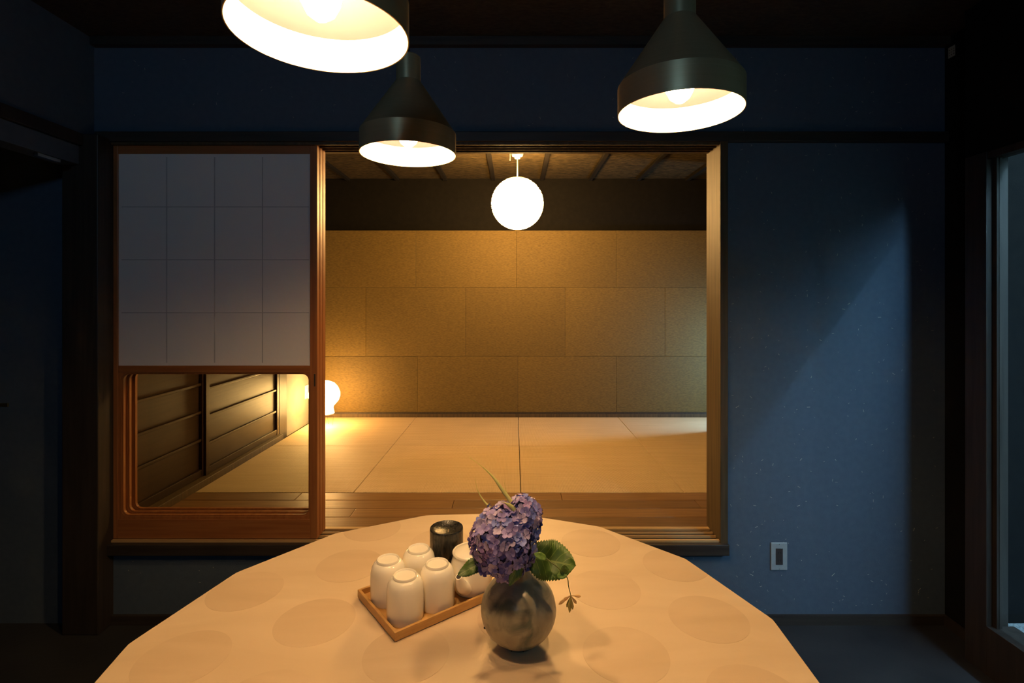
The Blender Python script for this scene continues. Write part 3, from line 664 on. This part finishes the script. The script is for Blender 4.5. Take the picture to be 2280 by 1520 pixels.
def leaf(name, base, tip, hw, normal, mat, parent, serr=0.0, n=18, fold=0.25, droop=0.1, th=0.0006):
    base, tip = Vector(base), Vector(tip); ax = tip - base; L = ax.length; ax.normalize()
    nrm = Vector(normal); nrm = (nrm - ax * nrm.dot(ax)).normalized(); sd = ax.cross(nrm)
    bm = bmesh.new(); uv = bm.loops.layers.uv.new('UVMap'); rows = []; cols = (-1, -0.55, 0, 0.55, 1); uvs = {}
    for i in range(n + 1):
        t_ = i / n; wd = hw * 2.53 * t_ ** 0.6 * (1 - t_) ** 0.75 if i < n else 0.0004
        if i == 0: wd = hw * 0.12
        row = []
        for u in cols:
            e = wd * u
            back = 0.0
            if serr and abs(u) == 1 and 0 < i < n:
                e *= 1 + (serr if i % 2 else -serr * 0.4)
            p_ = base + ax * (L * (t_ + back)) + sd * e + nrm * (fold * abs(e) - droop * L * (t_ ** 2) + 0.12 * hw * math.sin(t_ * 14) * abs(u))
            v_ = bm.verts.new(p_); uvs[v_] = (u, t_); row.append(v_)
        rows.append(row)
    for a, c in zip(rows, rows[1:]):
        for k in range(4):
            f_ = bm.faces.new((a[k], a[k+1], c[k+1], c[k]))
            for l in f_.loops: l[uv].uv = uvs[l.vert]
    o = obj(name, bm, mat, None, 80)
    md = o.modifiers.new('thickness', 'SOLIDIFY'); md.thickness = th; md.offset = 0
    o.parent = parent; o.matrix_parent_inverse = Matrix.Translation(-Vector(parent.location))
    return o

hc = P(1119, 1203, 0.945)
hy = thing('hydrangea', 'blue-violet hydrangea head with serrated green leaves in the vase', 'flower', tuple(VM))
part('stem', tube(spline([VM + Vector((0, 0, -0.02)), VM + Vector((-0.003, -0.004, 0.0)), VM + Vector((-0.006, -0.012, 0.012)), hc], 6), 0.0035, 10), m_stem, hy, True)
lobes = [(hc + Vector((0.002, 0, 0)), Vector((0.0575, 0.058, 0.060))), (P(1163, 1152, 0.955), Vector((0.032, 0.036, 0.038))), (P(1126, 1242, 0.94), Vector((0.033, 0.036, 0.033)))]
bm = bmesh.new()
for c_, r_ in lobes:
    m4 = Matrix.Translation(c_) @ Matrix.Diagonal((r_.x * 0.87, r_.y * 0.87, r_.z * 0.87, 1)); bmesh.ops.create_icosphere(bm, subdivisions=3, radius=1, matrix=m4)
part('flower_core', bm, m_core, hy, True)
def floret_mesh(mat, seed):
    rr = random.Random(seed); bm = bmesh.new(); s_ = 0.0098
    for k in range(4):
        a = PI / 2 * k + rr.uniform(-0.15, 0.15); L = s_ * rr.uniform(0.9, 1.1); w_ = L * rr.uniform(0.46, 0.56); cup_ = rr.uniform(0.15, 0.6)
        ca, sa = math.cos(a), math.sin(a); rows = []
        for i, (t_, ww) in enumerate(((0.05, 0.10), (0.35, 0.75), (0.68, 1.0), (0.9, 0.72), (1.03, 0.2))):
            row = []
            for u in (-1, 0, 1):
                x, y = L * t_, w_ * ww * u
                z = cup_ * L * t_ * t_ * 0.5 + 0.16 * L * abs(u) * ww - (0.1 * L if t_ > 1 else 0) + 0.0006 * k
                row.append(bm.verts.new((x * ca - y * sa, x * sa + y * ca, z)))
            rows.append(row)
        for p_, q_ in zip(rows, rows[1:]):
            for c_ in range(2): bm.faces.new((p_[c_], p_[c_+1], q_[c_+1], q_[c_]))
    nf = len(bm.faces)
    m4 = Matrix.Translation((0, 0, 0.0012)); bmesh.ops.create_icosphere(bm, subdivisions=1, radius=0.0011, matrix=m4)
    me = bpy.data.meshes.new('floret'); bm.to_mesh(me); bm.free()
    me.materials.append(mat); me.materials.append(m_eye)
    for i, p_ in enumerate(me.polygons):
        p_.use_smooth = True
        if i >= nf: p_.material_index = 1
    return me
fms = [[floret_mesh(m_pet[i], 10 * i + j) for j in range(3)] for i in range(5)]
cnt = 0; pts = []
for li, (c_, r_) in enumerate(lobes):
    n = (250, 110, 110)[li]
    for k in range(n):
        zf = 1 - 2 * (k + 0.5) / n; ph = k * PI * (3 - math.sqrt(5)); rad = math.sqrt(1 - zf * zf)
        d_ = Vector((rad * math.cos(ph), rad * math.sin(ph), zf))
        p_ = c_ + Vector((d_.x * r_.x, d_.y * r_.y, d_.z * r_.z)) * R.uniform(0.90, 1.05)
        if any(sum(((p_[i] - lobes[m_][0][i]) / lobes[m_][1][i]) ** 2 for i in range(3)) < 0.86 for m_ in range(3) if m_ != li): continue
        if d_.y > 0.6 and R.random() < 0.5: continue
        pts.append((p_, d_))
R.shuffle(pts)
for p_, d_ in pts[:298]:
    rel = (p_ - hc)
    wts = [0.8 + (4 if rel.z < -0.02 else 0), 1.5, 0.6 + (2.2 if d_.z > 0.25 else 0), 0.4 + (3 if rel.x > 0.02 else 0), 0.5 + (2.2 if rel.x < -0.01 and rel.z < 0.02 else 0)]
    me = R.choice(fms[R.choices(range(5), wts)[0]])
    o = bpy.data.objects.new('floret', me); C.objects.link(o); o.parent = hy
    nrm = (d_ + Vector((R.uniform(-.55, .55), R.uniform(-.55, .55), R.uniform(-.4, .6)))).normalized()
    q_ = nrm.to_track_quat('Z', 'Y') @ Matrix.Rotation(R.uniform(0, 2 * PI), 3, 'Z').to_quaternion()
    o.location = p_ - VM; o.rotation_mode = 'QUATERNION'; o.rotation_quaternion = q_; s_ = R.uniform(0.85, 1.15); o.scale = (s_, s_, s_)
leaf('leaf', P(1176, 1239, 0.965), P(1282, 1259, 0.925), 0.0345, (0.05, -0.80, 0.60), m_leaf, hy, 0.07, 40, 0.16, 0.02)
leaf('leaf', P(1090, 1243, 0.955), P(1019, 1279, 0.935), 0.0145, (-0.1, -0.65, 0.75), m_leaf, hy, 0.06, 26, 0.2, 0.05)
leaf('leaf', P(1166, 1236, 0.922), P(1131, 1303, 0.886), 0.0135, (0.75, -0.6, 0.2), m_leaf, hy, 0.06, 26, 0.25, -0.02)
part('leaf_stalk', tube([VM + Vector((0.0, -0.006, 0.0)), P(1162, 1238, 0.96), P(1180, 1240, 0.964)], 0.0018, 8), m_stem, hy, True)

sg = thing('honeysuckle_sprig', 'thin drooping sprig with small leaves and tan buds right of the vase', 'sprig', tuple(VM))
stp = spline([VM + Vector((0.004, -0.004, -0.01)), P(1172, 1236, 0.945), P(1200, 1233, 0.925), P(1228, 1252, 0.912), P(1248, 1268, 0.905), P(1263, 1286, 0.903), P(1266, 1305, 0.903), P(1271, 1325, 0.903)], 6)
part('stem', tube(stp, [0.0014 - 0.0007 * i / len(stp) for i in range(len(stp))], 8), m_stem, sg, True)
leaf('leaf', P(1216, 1243, 0.915), P(1190, 1232, 0.912), 0.0065, (0, -0.7, 0.7), m_leaf2, sg, 0, 10, 0.2, 0.1)
leaf('leaf', P(1255, 1278, 0.902), P(1256, 1256, 0.900), 0.0085, (0.2, -0.9, 0.2), m_leaf2, sg, 0, 10, 0.3, 0.0)
leaf('leaf', P(1262, 1276, 0.902), P(1240, 1284, 0.897), 0.0065, (0, -0.7, 0.6), m_leaf2, sg, 0, 10, 0.2, 0.0)
bc = P(1271, 1325, 0.903)
for tx, ty, mm in ((1293, 1327, 0), (1244, 1345, 0), (1255, 1336, 0), (1283, 1343, 0), (1262, 1351, 1), (1268, 1363, 1), (1275, 1356, 1), (1266, 1354, 1)):
    e = P(tx, ty, 0.903 + R.uniform(-0.008, 0.008)); pp = [bc.lerp(e, k) for k in (0, 0.3, 0.6, 0.82, 1)]
    part('bud', tube(pp, [0.0006, 0.0010, 0.0024, 0.0027, 0.0008], 8), (m_bud, m_bud2)[mm], sg, True)

gs = thing('grass_blades', 'pale arching grass blades rising behind the hydrangea', 'grass', tuple(VM))
def blade(pix, hw, d0, d1):
    pp = spline([P(x, y, d0 + (d1 - d0) * k / (len(pix) - 1)) for k, (x, y) in enumerate(pix)], 8)
    bm = bmesh.new(); uv = bm.loops.layers.uv.new('UVMap'); rows = []; n = len(pp)
    for i, p_ in enumerate(pp):
        t_ = i / (n - 1); tg = (pp[min(i+1, n-1)] - pp[max(i-1, 0)]).normalized(); sd = tg.cross(Vector((0.25, -0.9, 0.3))).normalized()
        w_ = hw * (math.sin(PI * min(0.08 + t_ ** 0.55, 1)) ** 0.9 * 0.9 + 0.10) if t_ < 0.99 else 0.0002
        rows.append([bm.verts.new(p_ + sd * w_ * u + Vector((0, 0.3 * w_ * abs(u), 0))) for u in (-1, 0, 1)])
    for a, c in zip(rows, rows[1:]):
        for k in range(2): bm.faces.new((a[k], a[k+1], c[k+1], c[k]))
    o = obj('blade', bm, m_grass, None, 80); md = o.modifiers.new('thickness', 'SOLIDIFY'); md.thickness = 0.0005; md.offset = 0
    o.parent = gs; o.matrix_parent_inverse = Matrix.Translation(-Vector(gs.location))
blade([(1150, 1230), (1160, 1170), (1140, 1122), (1118, 1090), (1098, 1062), (1073, 1038), (1044, 1017)], 0.0044, 0.945, 0.96)
blade([(1142, 1205), (1122, 1160), (1098, 1136), (1078, 1116), (1063, 1090), (1058, 1063)], 0.0027, 0.96, 0.98)
blade([(1150, 1140), (1134, 1125), (1116, 1116)], 0.0045, 0.93, 0.925)
blade([(1140, 1140), (1128, 1096), (1121, 1063)], 0.0008, 0.96, 0.97)

# ------------------------------------------------------------------ small wall things
q = P(1733.5, 1237, D)
ot = thing('power_outlet', 'metal wall outlet plate with dark sockets on the navy wall', 'outlet', (q.x, D, q.z))
pw, ph_ = 0.0345, 0.0575
obj('plate', bx(-pw, pw, -0.006, 0.0005, -ph_, ph_, 0.0025), m_plate, ot)
so = obj('socket', bx(-0.0145, 0.0145, -0.0078, -0.004, -0.034, 0.034, 0.001), m_socket, ot)
for dz in (0.017, -0.017):
    for dx in (-0.0055, 0.0055):
        obj('slot', bx(dx - 0.0011, dx + 0.0011, -0.0081, -0.007, dz - 0.004, dz + 0.004), m_hole, so)
for dz in (-0.0515, 0.0515):
    bm = bmesh.new(); bmesh.ops.create_cone(bm, cap_ends=True, segments=14, radius1=0.0024, radius2=0.0018, depth=0.0018, matrix=Matrix.Translation((0, -0.0066, dz)) @ Matrix.Rotation(PI/2, 4, 'X'))
    obj('screw', bm, m_screw, ot)
cdx = 1.7995
cz0 = HC + (667 - 119) * 2.13 / F
cdo = thing('paper_card', 'small tan paper card stuck high on the dark right wall', 'card', (cdx, 2.115, cz0))
obj('sheet', bx(-0.001, 0.0004, -0.016, 0.016, -0.022, 0.022), m_card, cdo)
for k in range(9):
    y = -0.011 + 0.0105 * (k % 3); z = 0.010 - 0.011 * (k // 3); a = 0.0025
    obj('printed_mark', bx(-0.0012, -0.0008, y - a, y + a, z - a * R.uniform(0.5, 1.1), z + a * R.uniform(0.5, 1.1)), m_ink, cdo)
